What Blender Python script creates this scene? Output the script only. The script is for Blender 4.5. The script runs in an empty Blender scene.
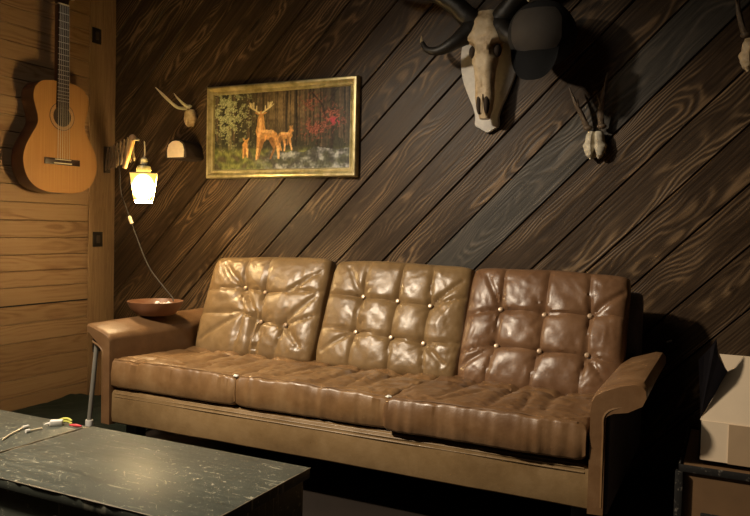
import bpy, bmesh, math, random
from mathutils import Vector, Matrix, noise
random.seed(7)
sc = bpy.context.scene
COL = sc.collection
PI = math.pi
V = Vector

# ------------------------------------------------------------------ materials
class NB:
    def __init__(s, name):
        s.m = bpy.data.materials.new(name); s.m.use_nodes = True
        s.t = s.m.node_tree; s.n = s.t.nodes
        s.b = s.n['Principled BSDF']
    def new(s, typ, **kw):
        n = s.n.new(typ)
        for k, v in kw.items(): setattr(n, k, v)
        return n
    def put(s, sock, val):
        if hasattr(val, 'default_value') or hasattr(val, 'is_output'): s.t.links.new(val, sock)
        else: sock.default_value = val
    def ma(s, op, a, b=0.0, c=0.0, clamp=False):
        n = s.new('ShaderNodeMath', operation=op); n.use_clamp = clamp
        s.put(n.inputs[0], a); s.put(n.inputs[1], b); s.put(n.inputs[2], c)
        return n.outputs[0]
    def comb(s, x, y, z):
        n = s.new('ShaderNodeCombineXYZ')
        for i, v in enumerate((x, y, z)): s.put(n.inputs[i], v)
        return n.outputs[0]
    def sep(s, v):
        n = s.new('ShaderNodeSeparateXYZ'); s.put(n.inputs[0], v); return n.outputs
    def obj(s): return s.new('ShaderNodeTexCoord').outputs['Object']
    def attr(s, name): return s.new('ShaderNodeAttribute', attribute_name=name).outputs['Fac']
    def noise(s, vec, scale=1.0, detail=3.0, rough=.55):
        n = s.new('ShaderNodeTexNoise'); s.put(n.inputs['Vector'], vec)
        n.inputs['Scale'].default_value = scale; n.inputs['Detail'].default_value = detail
        n.inputs['Roughness'].default_value = rough
        return n.outputs['Fac']
    def white(s, w):
        n = s.new('ShaderNodeTexWhiteNoise', noise_dimensions='1D'); s.put(n.inputs['W'], w); return n.outputs['Value']
    def ramp(s, fac, stops):
        n = s.new('ShaderNodeValToRGB'); s.put(n.inputs[0], fac); e = n.color_ramp.elements
        while len(e) < len(stops): e.new(.5)
        for el, (p, c) in zip(e, stops):
            el.position = p; el.color = (*c, 1) if len(c) == 3 else c
        return n.outputs[0]
    def mix(s, f, a, b, blend='MIX'):
        n = s.new('ShaderNodeMix', data_type='RGBA', blend_type=blend)
        s.put(n.inputs[0], f)
        for i, v in ((6, a), (7, b)):
            if isinstance(v, tuple): v = (*v, 1) if len(v) == 3 else v
            s.put(n.inputs[i], v)
        return n.outputs[2]
    def mr(s, v, a, b, c=0.0, d=1.0):
        n = s.new('ShaderNodeMapRange'); s.put(n.inputs[0], v)
        for i, x in enumerate((a, b, c, d)): n.inputs[i + 1].default_value = x
        return n.outputs[0]
    def bump(s, h, strength=.3, dist=.01):
        n = s.new('ShaderNodeBump'); s.put(n.inputs['Height'], h)
        n.inputs['Strength'].default_value = strength; n.inputs['Distance'].default_value = dist
        s.t.links.new(n.outputs[0], s.b.inputs['Normal'])
    def col(s, c): s.put(s.b.inputs['Base Color'], (*c, 1) if isinstance(c, tuple) and len(c) == 3 else c)
    def rough(s, r): s.put(s.b.inputs['Roughness'], r)
    def spec(s, v): s.b.inputs['Specular IOR Level'].default_value = v

def simple(name, c, rough=.6, metal=0.0, var=.25, scale=30, bump=0.0, spec=.5):
    b = NB(name)
    nz = b.noise(b.obj(), scale, 4)
    dark = tuple(x * (1 - var) for x in c); lite = tuple(min(1, x * (1 + var)) for x in c)
    b.col(b.mix(nz, dark, lite)); b.rough(rough); b.b.inputs['Metallic'].default_value = metal; b.spec(spec)
    if bump: b.bump(nz, bump, .004)
    return b.m

def plank_wood(name, horizontal, stops, ring, tint, rough, bumpd, gray=0.0):
    """flat-sawn boards with cathedral growth rings; 'vc' and 'pid' are stored per board on the mesh"""
    b = NB(name)
    X, Y, Z = b.sep(b.obj())
    if horizontal:
        u, v = Y, Z
    else:
        u = b.ma('MULTIPLY', b.ma('ADD', X, Z), .70711); v = b.ma('MULTIPLY', b.ma('SUBTRACT', Z, X), .70711)
    vc = b.attr('vc'); pid = b.attr('pid')
    lv = b.ma('SUBTRACT', v, vc)
    r1 = b.white(b.ma('ADD', pid, .3)); r2 = b.white(b.ma('ADD', pid, 17.7)); r3 = b.white(b.ma('ADD', pid, 41.1))
    us = b.ma('ADD', u, b.ma('MULTIPLY', r3, 40.0))
    big = b.noise(b.comb(us, b.ma('MULTIPLY', lv, 3.0), b.ma('MULTIPLY', pid, 3.7)), 1.5, 2)
    wob = b.noise(b.comb(b.ma('MULTIPLY', us, 3.0), b.ma('MULTIPLY', lv, 14.0), pid), 1.3, 3)
    c = b.ma('MULTIPLY', b.ma('SUBTRACT', r1, .5), .12 if not horizontal else .05)
    d = b.ma('ADD', b.ma('MULTIPLY', big, .15 if not horizontal else .09), b.ma('MULTIPLY', r2, .02))
    q = b.ma('SUBTRACT', lv, c)
    r = b.ma('SQRT', b.ma('ADD', b.ma('MULTIPLY', q, q), b.ma('MULTIPLY', d, d)))
    # knots
    vo = b.new('ShaderNodeTexVoronoi'); vo.inputs['Scale'].default_value = 1.0
    b.put(vo.inputs['Vector'], b.comb(b.ma('MULTIPLY', us, 1.1), b.ma('MULTIPLY', lv, 4.5), b.ma('MULTIPLY', pid, 5.3)))
    kd = b.mr(vo.outputs['Distance'], 0.0, .30, 1.0, 0.0)
    r = b.ma('ADD', r, b.ma('MULTIPLY', b.ma('MULTIPLY', kd, kd), .05))
    r = b.ma('ADD', r, b.ma('MULTIPLY', wob, .011 if not horizontal else .014))
    ph = b.ma('FRACT', b.ma('DIVIDE', r, ring))
    ringv = b.ma('ADD', .5, b.ma('MULTIPLY', b.ma('COSINE', b.ma('MULTIPLY', ph, 6.28318)), .5))
    ringv = b.ma('POWER', ringv, 1.5)
    fine = b.noise(b.comb(b.ma('MULTIPLY', us, 3.0), b.ma('MULTIPLY', lv, 120.0), pid), 1.0, 4)
    patch = b.noise(b.comb(b.ma('MULTIPLY', us, 1.6), b.ma('MULTIPLY', lv, 7.0), b.ma('MULTIPLY', pid, 2.1)), 1.2, 3)
    strength = b.mr(patch, .42, .62, .10, 1.0)
    f = b.ma('ADD', b.ma('MULTIPLY', b.ma('MULTIPLY', ringv, strength), .52), b.ma('MULTIPLY', fine, .70))
    colr = b.ramp(f, stops)
    colr = b.mix(b.ma('MULTIPLY', r2, tint), colr, (.42, .35, .28), 'MULTIPLY')
    if gray:
        gsel = b.ma('MULTIPLY', b.ma('COMPARE', pid, 19.5, .4), gray)
        colr = b.mix(gsel, colr, b.mix(f, (.020, .021, .020), (.115, .108, .095)))
    kn = b.mr(vo.outputs['Distance'], .03, .075, .0, 1.0)
    colr = b.mix(kn, (.016, .010, .006), colr)
    b.col(colr); b.rough(b.mr(fine, .2, .9, rough - .08, rough + .1)); b.spec(.22)
    b.bump(f, bumpd, .006)
    return b.m

M = {}
M['dark_plank'] = plank_wood('charred dark boards', False,
    [(0.08, (.014, .008, .004)), (.32, (.042, .026, .0145)), (.52, (.080, .051, .028)), (.92, (.27, .18, .10))], .0092, .60, .44, .30, gray=.75)
M['pine'] = plank_wood('aged pine boards', True,
    [(0.05, (.38, .255, .145)), (.40, (.35, .222, .120)), (.7, (.27, .158, .080)), (1.0, (.19, .104, .050))], .011, .25, .50, .05)

def leather(name, c0, c1, c2, rough=.34):
    b = NB(name); o = b.obj()
    n1 = b.noise(o, 3.2, 4, .6); n2 = b.noise(o, 14, 5, .65); n3 = b.noise(o, 420, 3, .6)
    f = b.ma('ADD', b.ma('MULTIPLY', n1, .65), b.ma('MULTIPLY', n2, .35))
    col = b.ramp(f, [(.34, c0), (.5, c1), (.66, c2)])
    sc_ = b.noise(o, 60, 4, .7)
    col = b.mix(b.mr(sc_, .66, .78, 0, .35), col, tuple(min(1, x * 1.7) for x in c2))
    b.col(col); b.rough(b.mr(n2, .3, .7, rough - .06, rough + .12)); b.spec(.5)
    b.bump(b.ma('ADD', b.ma('MULTIPLY', n3, .25), b.ma('MULTIPLY', b.noise(o, 38, 3, .6), 1.0)), .16, .006)
    return b.m
M['tan'] = leather('worn tan leather', (.128, .078, .034), (.185, .117, .052), (.24, .158, .075), .33)
M['tan_seat'] = leather('rubbed tan leather', (.130, .068, .027), (.190, .104, .043), (.26, .158, .072), .36)
M['brown'] = leather('brown leather', (.108, .055, .028), (.148, .078, .039), (.19, .104, .053), .33)
M['brown_seat'] = leather('rubbed brown leather', (.115, .058, .026), (.160, .086, .038), (.22, .126, .060), .36)
M['brass'] = simple('worn brass', (.62, .46, .24), .32, 1.0, .2)
M['button'] = simple('pale button', (.36, .25, .155), .3, .2, .15)
M['sofa_dark'] = simple('dark upholstery cloth', (.12, .108, .125), .8, 0, .3, 80)
M['black'] = simple('black stain', (.006, .006, .006), .6, 0, .3, 40)
M['gap'] = simple('dark gap', (.004, .003, .002), .9)
M['spruce'] = None
def spruce():
    b = NB('lacquered spruce'); X, Y, Z = b.sep(b.obj())
    g = b.noise(b.comb(b.ma('MULTIPLY', X, 260), 0.0, b.ma('MULTIPLY', Z, 3.0)), 1.0, 2)
    c = b.ramp(g, [(.3, (.32, .160, .054)), (.7, (.39, .207, .074))])
    b.col(c); b.rough(.22); b.spec(.5); return b.m
M['spruce'] = spruce()
M['rosewood'] = simple('dark rosewood', (.030, .015, .009), .4, 0, .4, 60)
M['mahogany'] = simple('reddish mahogany', (.075, .026, .012), .3, 0, .3, 30)
M['fret'] = simple('fret metal', (.55, .52, .46), .3, 1.0, .1)
M['ivory'] = simple('ivory plastic', (.70, .62, .46), .4, 0, .1)
M['string'] = simple('nylon string', (.45, .40, .33), .35, .3, .1)
M['inlay'] = simple('rosette inlay', (.30, .17, .075), .35, 0, .5, 220)
def gold():
    b = NB('aged gilt'); o = b.obj()
    n = b.noise(o, 24, 4, .6)
    b.col(b.ramp(n, [(.3, (.36, .30, .13)), (.55, (.60, .52, .28)), (.8, (.76, .68, .42))]))
    b.b.inputs['Metallic'].default_value = .55; b.rough(b.mr(n, .3, .7, .30, .45)); return b.m
M['gold'] = gold()
def paint():
    b = NB('oil painting'); a = b.new('ShaderNodeAttribute', attribute_name='paint')
    b.col(a.outputs['Color']); b.rough(.36); b.spec(.3)
    b.bump(b.noise(b.obj(), 160, 3), .12, .002); return b.m
M['paint'] = paint()
def bone(name, c0, c1, c2):
    b = NB(name); o = b.obj(); n = b.noise(o, 16, 5, .65)
    b.col(b.ramp(n, [(.3, c0), (.5, c1), (.72, c2)])); b.rough(.55); b.bump(b.noise(o, 70, 4), .25, .004); return b.m
M['bone'] = bone('weathered bone', (.26, .165, .075), (.55, .43, .27), (.68, .58, .42))
M['bone_grey'] = bone('grey bone', (.36, .31, .22), (.62, .56, .43), (.72, .67, .54))
M['horn'] = simple('black horn', (.014, .012, .010), .48, 0, .4, 50, .3)
M['horn_tip'] = simple('pale horn tip', (.42, .33, .20), .35, 0, .2)
M['antler'] = simple('brown antler', (.12, .085, .055), .55, 0, .45, 90, .5)
M['antler_pale'] = simple('pale antler', (.55, .50, .40), .45, 0, .25, 60, .3)
M['plaque'] = simple('whitewashed plaque', (.62, .60, .56), .55, 0, .25, 45, .3)
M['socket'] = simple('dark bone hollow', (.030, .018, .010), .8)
M['felt_dark'] = simple('black cap cloth', (.007, .007, .008), .85, 0, .2, 150, .2)
M['felt_grey'] = simple('grey cap foam', (.105, .09, .078), .8, 0, .22, 12, .1)
M['cut_wood'] = simple('pale cut wood', (.72, .60, .46), .6, 0, .15, 40)
M['bark'] = simple('dark bark', (.032, .018, .012), .85, 0, .4, 70, .5)
M['iron'] = simple('dark iron', (.075, .055, .038), .42, .3, .3, 40)
M['lattice'] = simple('bronze lattice', (.30, .22, .15), .45, .1, .3, 40)
M['bronze_rim'] = simple('dark bronze rim', (.10, .065, .025), .5, .3, .2)
M['socket_cap'] = simple('socket cap plastic', (.30, .28, .24), .4, 0, .05)
M['clip_wood'] = simple('pale pine', (.33, .20, .105), .5, 0, .2, 40)
M['white_plastic'] = simple('white plastic', (.74, .72, .66), .4, 0, .05)
M['cream_plastic'] = simple('cream plastic', (.68, .58, .40), .4, 0, .05)
M['cord'] = simple('brown cord', (.012, .009, .007), .6, 0, .2)
M['glass_grey'] = simple('frosted glass neck', (.07, .07, .06), .2, 0, .15)
M['bowl'] = simple('turned brown wood', (.165, .075, .036), .4, 0, .3, 18)
M['plate'] = simple('dark bronze plate', (.030, .024, .018), .4, .5, .2)
M['steel'] = simple('dull steel', (.22, .205, .17), .45, .0, .2)
M['green_cloth'] = simple('dark green cloth', (.016, .024, .013), .9, 0, .35, 25, .2)
M['yellow'] = simple('yellow green strap', (.50, .50, .09), .5, 0, .15)
M['red'] = simple('red plastic', (.55, .05, .06), .5, 0, .1)
M['card'] = simple('plain cardboard', (.74, .60, .43), .75, 0, .06, 25)
M['card_dark'] = simple('brown cardboard', (.40, .28, .165), .8, 0, .1, 25)
M['card_blue_shade'] = simple('blue shaded cardboard', (.075, .080, .125), .55, 0, .15, 25)  # blue-grey flap, the darkness of its shadow side put into the colour
M['crate_wood'] = simple('old brown plywood', (.170, .095, .042), .6, 0, .3, 9, .2)
def trim_mat():
    b = NB('chipped black trim'); o = b.obj(); n = b.noise(o, 55, 5, .7)
    b.col(b.mix(b.mr(n, .58, .64, 0, 1), (.012, .011, .010), (.12, .105, .085))); b.rough(.7); b.spec(.2); b.bump(n, .3, .004); return b.m
M['crate_trim'] = trim_mat()
M['floor'] = simple('dark floorboards', (.014, .009, .006), .6, 0, .4, 6, .1)
M['ceil'] = simple('dark ceiling boards', (.05, .035, .025), .7, 0, .3, 6)
def chest_paint(name):
    b = NB(name); o = b.obj(); X, Y, Z = b.sep(o)
    n = b.noise(o, 7, 5, .65); st = b.noise(b.comb(b.ma('MULTIPLY', X, 5.0), b.ma('MULTIPLY', Y, 60.0), b.ma('MULTIPLY', Z, 40)), 1.0, 3)
    base = b.ramp(b.ma('ADD', b.ma('MULTIPLY', n, .6), b.ma('MULTIPLY', st, .4)), [(.32, (.046, .052, .043)), (.55, (.075, .082, .067)), (.75, (.112, .119, .096))])
    sp = b.noise(o, 55, 4, .75); s2 = b.noise(b.comb(b.ma('MULTIPLY', X, 9.0), b.ma('MULTIPLY', Y, 75.0), 3.0), 1.0, 4, .7)
    s3 = b.noise(b.comb(b.ma('MULTIPLY', b.ma('ADD', X, Y), 70.0), b.ma('MULTIPLY', b.ma('SUBTRACT', X, Y), 8.0), 9.0), 1.0, 4, .7)
    chips = b.ma('MAXIMUM', b.mr(sp, .615, .65, 0, 1), b.ma('MAXIMUM', b.mr(s2, .61, .65, 0, .8), b.mr(s3, .635, .675, 0, .8)))
    chips = b.ma('MULTIPLY', chips, b.mr(n, .40, .58, .2, 1.0))
    b.col(b.mix(chips, base, (.42, .40, .30)))
    b.rough(b.mr(b.ma('ADD', b.ma('MULTIPLY', st, .6), b.ma('MULTIPLY', sp, .4)), .35, .65, .36, .52)); b.spec(.36)
    b.bump(b.noise(o, 70, 3), .06, .004); return b.m
M['chest'] = chest_paint('chipped dark green paint')
M['bare_edge'] = simple('worn bare wood edge', (.20, .165, .11), .6, 0, .6, 45)
def glow(name, c, strength):
    m = bpy.data.materials.new(name); m.use_nodes = True; t = m.node_tree
    t.nodes.remove(t.nodes['Principled BSDF']); e = t.nodes.new('ShaderNodeEmission')
    e.inputs[0].default_value = (*c, 1); e.inputs[1].default_value = strength
    t.links.new(e.outputs[0], t.nodes['Material Output'].inputs[0]); return m
LAMP = 150.0
def shade_glow():
    """glass shade: brightest round the bulb, yellower towards its rims and corners"""
    m = bpy.data.materials.new('lit lamp shade'); m.use_nodes = True; b = NB.__new__(NB); b.m = m; b.t = m.node_tree; b.n = b.t.nodes
    b.t.nodes.remove(b.n['Principled BSDF']); X, Y, Z = b.sep(b.obj())
    dz = b.ma('DIVIDE', b.ma('SUBTRACT', Z, .075), .075); ax = b.ma('MINIMUM', b.ma('ABSOLUTE', X), b.ma('ABSOLUTE', Y)); ax = b.ma('DIVIDE', ax, .060)
    r = b.ma('SQRT', b.ma('ADD', b.ma('MULTIPLY', dz, dz), b.ma('MULTIPLY', ax, ax)))
    k = b.mr(r, .10, 1.0, 1.0, 0.0)
    e = b.new('ShaderNodeEmission'); b.put(e.inputs[0], b.mix(k, (1.0, .60, .12), (1.0, .72, .38)))
    b.put(e.inputs[1], b.ma('ADD', b.ma('MULTIPLY', b.ma('POWER', k, 2.0), LAMP * 2.4), b.mr(Z, .1465, .1475, 1.5, LAMP * .6)))
    b.t.links.new(e.outputs[0], b.n['Material Output'].inputs[0]); return m
M['shade'] = shade_glow()
M['bulb'] = glow('lit bulb', (1.0, .72, .38), LAMP * 1.5)

# ------------------------------------------------------------------ mesh helpers
def obj(name, bm, mat, parent=None, smooth=True, loc=None):
    me = bpy.data.meshes.new(name)
    bmesh.ops.recalc_face_normals(bm, faces=bm.faces)
    bm.to_mesh(me); bm.free()
    mats = mat if isinstance(mat, (list, tuple)) else [mat]
    for k in mats: me.materials.append(M[k] if isinstance(k, str) else k)
    if smooth:
        for p in me.polygons: p.use_smooth = True
        try: me.set_sharp_from_angle(angle=math.radians(38))
        except Exception: pass
    o = bpy.data.objects.new(name, me); COL.objects.link(o)
    if parent: o.parent = parent
    if loc is not None: o.location = loc
    return o
def tag(o, label, cat, group=None):
    o['label'] = label; o['category'] = cat
    if group: o['group'] = group
    return o
def thing(name, label, cat, loc=(0, 0, 0), rz=0.0, group=None):
    o = bpy.data.objects.new(name, None); COL.objects.link(o); o.empty_display_size = .05
    o.location = loc; o.rotation_euler = (0, 0, rz)
    return tag(o, label, cat, group)
def struct(name, bm, mat, smooth=False):
    o = obj(name, bm, mat, None, smooth); o['kind'] = 'structure'; return o
def box(bm, lo, hi, bevel=0.0, seg=2, mi=0, mat=None):
    t = bmesh.new(); bmesh.ops.create_cube(t, size=1.0)
    lo = V(lo); hi = V(hi)
    for v in t.verts: v.co = V(((lo[i] + hi[i]) / 2 + v.co[i] * (hi[i] - lo[i]) for i in range(3)))
    if bevel: bmesh.ops.bevel(t, geom=list(t.edges), offset=bevel, segments=seg, profile=.5, affect='EDGES')
    merge(bm, t, mi, mat); return bm
def merge(bm, t, mi=0, mat=None):
    mp = {}
    for v in t.verts: mp[v] = bm.verts.new(mat @ v.co if mat else v.co)
    for f in t.faces:
        try: nf = bm.faces.new([mp[v] for v in f.verts]); nf.material_index = mi or f.material_index
        except ValueError: pass
    t.free()
def catmull(pts, n):
    P = [V(p) for p in pts]; P = [2 * P[0] - P[1]] + P + [2 * P[-1] - P[-2]]; out = []
    for i in range(1, len(P) - 2):
        for k in range(n):
            t = k / n; a, b, c, d = P[i - 1:i + 3]
            out.append(.5 * ((2 * b) + (c - a) * t + (2 * a - 5 * b + 4 * c - d) * t * t + (3 * b - a - 3 * c + d) * t ** 3))
    out.append(P[-2]); return out
def lerp_list(r, n):
    out = []
    for i in range(n):
        t = i / (n - 1) * (len(r) - 1); k = min(int(t), len(r) - 2); out.append(r[k] + (r[k + 1] - r[k]) * (t - k))
    return out
def tube(bm, pts, rad, seg=10, sub=6, wob=0.0, tip_mi=None):
    C = catmull(pts, sub) if sub > 1 else [V(p) for p in pts]
    R = lerp_list(rad if isinstance(rad, (list, tuple)) else [rad, rad], len(C))
    rings = []; up = None
    for i, p in enumerate(C):
        d = (C[min(i + 1, len(C) - 1)] - C[max(i - 1, 0)]).normalized()
        if up is None: up = d.orthogonal().normalized()
        up = (up - d * up.dot(d)).normalized(); s = d.cross(up)
        ring = []
        for k in range(seg):
            a = 2 * PI * k / seg; rr = R[i]
            if wob: rr *= 1 + wob * noise.noise(p * 60 + V((k, 0, 0)))
            ring.append(bm.verts.new(p + (up * math.cos(a) + s * math.sin(a)) * rr))
        rings.append(ring)
    for i in range(len(rings) - 1):
        for k in range(seg):
            f = bm.faces.new((rings[i][k], rings[i][(k + 1) % seg], rings[i + 1][(k + 1) % seg], rings[i + 1][k]))
            if tip_mi and i > len(rings) * tip_mi: f.material_index = 1
    bm.faces.new(rings[0][::-1]); bm.faces.new(rings[-1]); return bm
def lathe(bm, prof, seg=32, mat=None):
    rings = []
    for r, z in prof:
        if r < 1e-6: rings.append([bm.verts.new(mat @ V((0, 0, z)) if mat else V((0, 0, z)))])
        else:
            rings.append([bm.verts.new((mat @ p) if mat else p) for p in (V((r * math.cos(2 * PI * k / seg), r * math.sin(2 * PI * k / seg), z)) for k in range(seg))])
    for a, b in zip(rings, rings[1:]):
        for k in range(seg):
            k2 = (k + 1) % seg
            if len(a) == 1 and len(b) == 1: continue
            if len(a) == 1: bm.faces.new((a[0], b[k], b[k2]))
            elif len(b) == 1: bm.faces.new((a[k], b[0], a[k2]))
            else: bm.faces.new((a[k], a[k2], b[k2], b[k]))
    return bm
def prism(bm, poly, fn, d0, d1, bevel=0.0, seg=2, mi=0):
    """poly of 2-D points, fn(a, b, d) -> 3-D"""
    t = bmesh.new()
    a = [t.verts.new(fn(p[0], p[1], d0)) for p in poly]; b = [t.verts.new(fn(p[0], p[1], d1)) for p in poly]
    fa = t.faces.new(a); fb = t.faces.new(b[::-1]); n = len(poly)
    for k in range(n): t.faces.new((a[k], b[k], b[(k + 1) % n], a[(k + 1) % n]))
    bmesh.ops.recalc_face_normals(t, faces=t.faces)
    if bevel:
        ed = [e for e in t.edges if len(e.link_faces) == 2 and e.calc_face_angle(0) > .6]
        bmesh.ops.bevel(t, geom=ed, offset=bevel, segments=seg, profile=.5, affect='EDGES')
    merge(bm, t, mi); return bm
def smooth_poly(pts, n=6):
    P = [V((p[0], p[1], 0)) for p in pts]; N = len(P); out = []
    for i in range(N):
        a, b, c, d = P[i - 1], P[i], P[(i + 1) % N], P[(i + 2) % N]
        for k in range(n):
            t = k / n
            q = .5 * ((2 * b) + (c - a) * t + (2 * a - 5 * b + 4 * c - d) * t * t + (3 * b - a - 3 * c + d) * t ** 3)
            out.append((q.x, q.y))
    return out
def bar(bm, a, b, w, h, up=(0, 0, 1), bevel=0.0):
    a = V(a); b = V(b); d = (b - a); L = d.length; d.normalize()
    u = V(up); s = d.cross(u).normalized(); u = s.cross(d)
    m = Matrix((( *d, ), ( *s, ), ( *u, ))).transposed().to_4x4(); m.translation = (a + b) / 2
    box(bm, (-L / 2, -w / 2, -h / 2), (L / 2, w / 2, h / 2), bevel, 1, 0, m)

# ------------------------------------------------------------------ camera
cam = bpy.data.cameras.new('camera'); co = bpy.data.objects.new('camera', cam); COL.objects.link(co)
F = V((-0.43868634, 0.89776787, -0.03958726)); R_ = V((0.89784538, 0.43972526, 0.02270176)); U_ = V((-0.03778843, 0.02558429, 0.9989582))
cm = Matrix((R_, U_, -F)).transposed().to_4x4(); cm.translation = (3.2783, -3.2, 1.0)
co.matrix_world = cm
cam.sensor_fit = 'HORIZONTAL'; cam.sensor_width = 36.0; cam.lens = 36.0 * 733.69 / 750.0
cam.clip_start = .05; sc.camera = co

# ------------------------------------------------------------------ the setting
def planks(name, edges, horizontal, mat, x0, x1, z0, z1, axis, gap, depth=.02, jitter=.0015, ch=.004):
    """boards between consecutive edges, clipped to the wall rectangle, plus per-board attributes"""
    bm = bmesh.new(); vcl = bm.verts.layers.float.new('vc'); pil = bm.verts.layers.float.new('pid')
    for i in range(len(edges) - 1):
        a, b = edges[i] + gap / 2, edges[i + 1] - gap / 2; t = bmesh.new(); j = random.uniform(-jitter, jitter)
        prof = [(a, depth), (a, ch + j), (a + ch * .75, j), (b - ch * .75, j), (b, ch + j), (b, depth)]
        rows = []
        ulo, uhi = (-8, 8) if not horizontal else (x0, x1)
        for u in (ulo, uhi):
            row = []
            for (v, d) in prof:
                if horizontal: row.append(t.verts.new((-d, u, v)))
                else: row.append(t.verts.new(((u - v) * .70711, d, (u + v) * .70711)))
            rows.append(row)
        n = len(prof)
        for k in range(n): t.faces.new((rows[0][k], rows[0][(k + 1) % n], rows[1][(k + 1) % n], rows[1][k]))
        t.faces.new(rows[0]); t.faces.new(rows[1][::-1])
        if not horizontal:
            for pc, no in (((x0, 0, 0), (-1, 0, 0)), ((x1, 0, 0), (1, 0, 0)), ((0, 0, z0), (0, 0, -1)), ((0, 0, z1), (0, 0, 1))):
                bmesh.ops.bisect_plane(t, geom=t.verts[:] + t.edges[:] + t.faces[:], plane_co=pc, plane_no=no, clear_outer=True)
                be = [e for e in t.edges if e.is_boundary]
                if be: bmesh.ops.holes_fill(t, edges=be, sides=20)
        if not t.faces: t.free(); continue
        mp = {}
        for v in t.verts:
            nv = bm.verts.new(v.co); nv[vcl] = (edges[i] + edges[i + 1]) / 2; nv[pil] = i + .5; mp[v] = nv
        for f in t.faces: bm.faces.new([mp[v] for v in f.verts])
        t.free()
    # backing behind the gaps
    s = bmesh.new()
    if horizontal: box(s, (-.04, x0, z0), (-depth, x1, z1))
    else: box(s, (x0, depth, z0), (x1, .04, z1))
    mp = {}
    for v in s.verts: mp[v] = bm.verts.new(v.co)
    for f in s.faces:
        nf = bm.faces.new([mp[v] for v in f.verts]); nf.material_index = 1
    s.free()
    return struct(name, bm, [mat, 'gap'])

k0 = (1.0 - 3.2783) * .70711
vals = [-.0757, -.0198, .0352, .0883, .1402, .1952, .2513, .3024, .3551, .4098, .4600, .5169, .5657, .6280, .6861, .7420, .7983]
ed = [3.2 * v for v in vals]
ed = [ed[0] - .1745 * k for k in range(14, 0, -1)] + ed + [ed[-1] + .1745 * k for k in range(1, 14)]
ed = [k0 + e for e in ed]
planks('wall_back', ed, False, 'dark_plank', 0.0, 4.6, 0.0, 2.6, 'y', .0052, .022, .002)
hb = [0.0]
while hb[-1] < 2.5:
    nx = hb[-1] + random.choice((.084, .09, .092, .088))
    hb.append(nx)
k = min(range(len(hb)), key=lambda i: abs(hb[i] - .566)); hb = [h + (.566 - hb[k]) * min(1, h / .566) for h in hb]; hb[-1] = 2.6
planks('wall_left', hb, True, 'pine', -4.2, -.19, 0.0, 2.6, 'x', .0022, .02, .0008, .0034)
# the open joint halfway up the left wall is a wider dark gap strip let into the boards
bm = bmesh.new(); box(bm, (-.01, -4.2, .5625), (.0015, -.19, .5695)); struct('trim_2', bm, 'gap')
def post_mat():
    b = NB('pine post'); X, Y, Z = b.sep(b.obj())
    w = b.noise(b.comb(b.ma('MULTIPLY', Y, 30), b.ma('MULTIPLY', X, 30), b.ma('MULTIPLY', Z, 1.4)), 1.0, 4, .6)
    g = b.ma('FRACT', b.ma('MULTIPLY', w, 7.0))
    b.col(b.ramp(b.ma('ADD', b.ma('MULTIPLY', w, .7), b.ma('MULTIPLY', g, .3)), [(.25, (.20, .115, .056)), (.55, (.29, .182, .092)), (.85, (.34, .22, .115))]))
    b.rough(.5); b.bump(w, .15, .004); return b.m
M['post'] = post_mat()
bm = bmesh.new(); box(bm, (-.04, -.19, 0), (.008, 0.0, 2.6), .003); struct('trim_1', bm, 'post')
bm = bmesh.new(); box(bm, (-.1, -4.3, -.05), (4.6, .04, 0.0)); struct('floor', bm, 'floor')
bm = bmesh.new(); box(bm, (4.6, -4.3, 0), (4.65, .04, 2.6)); struct('wall_right', bm, 'ceil')
bm = bmesh.new(); box(bm, (-.1, -4.35, 0), (4.6, -4.3, 2.6)); struct('wall_front', bm, 'ceil')
bm = bmesh.new(); box(bm, (-.1, -4.3, 2.6), (4.6, .04, 2.65)); struct('ceiling', bm, 'ceil')

# ------------------------------------------------------------------ sofa
sofa = thing('sofa', 'long tufted three-seat leather sofa in tan and brown against the diagonal plank wall', 'sofa', (1.94, -.5, 0))
def W2(p): return V(p) - V((1.94, -.5, 0))
def sobj(name, bm, mat, parent=None, smooth=True):
    o = obj(name, bm, mat, parent or sofa, smooth)
    return o
OFF = Matrix.Translation((-1.94, .5, 0))
def shift(bm, m=OFF):
    for v in bm.verts: v.co = m @ v.co
    return bm
def arm(side, x_in):
    prof = [(0, .165), (0, .485), (.003, .510), (.014, .530), (.042, .548), (.088, .566), (.126, .577), (.148, .575), (.160, .562), (.162, .540), (.150, .514), (.112, .494), (.066, .482), (.050, .474), (.046, .458), (.045, .165)]
    if side < 0: prof = [(0, .165), (0, .512), (.004, .528), (.018, .541), (.050, .555), (.100, .570), (.124, .578), (.135, .576), (.139, .568), (.134, .558), (.108, .536), (.070, .508), (.054, .490), (.047, .465), (.045, .165)]
    y0, y1 = -.975, -.33
    t = bmesh.new(); n = len(prof); rows = []
    steps = [(0.0, .010), (.008, .003), (.02, 0), (.2, 0), (.4, 0), (.6, .0), (.625, .003), (.64, .012), (.645, .02)]
    cx = .04
    if side < 0: steps = steps[:5] + [(.6, 0), (.82, 0), (.845, .003), (.86, .012), (.865, .02)]
    for (dy, ins) in steps:
        row = []
        for (a, z) in prof:
            aa = a + (cx - a) * ins * 4; zz = z - (ins * 1.0 if z > .47 else 0)
            wob = .004 * noise.noise(V((a * 20, dy * 7, z * 9)))
            row.append(t.verts.new((x_in + side * (aa + wob), y0 + dy, zz + wob)))
        rows.append(row)
    for a, b in zip(rows, rows[1:]):
        for k in range(n): t.faces.new((a[k], a[(k + 1) % n], b[(k + 1) % n], b[k]))
    t.faces.new(rows[0]); t.faces.new(rows[-1][::-1])
    return shift(t)
sobj('armrest', arm(-1, .985), 'brown_seat')
a2 = sobj('armrest', arm(1, 2.912), 'brown_seat')
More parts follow.
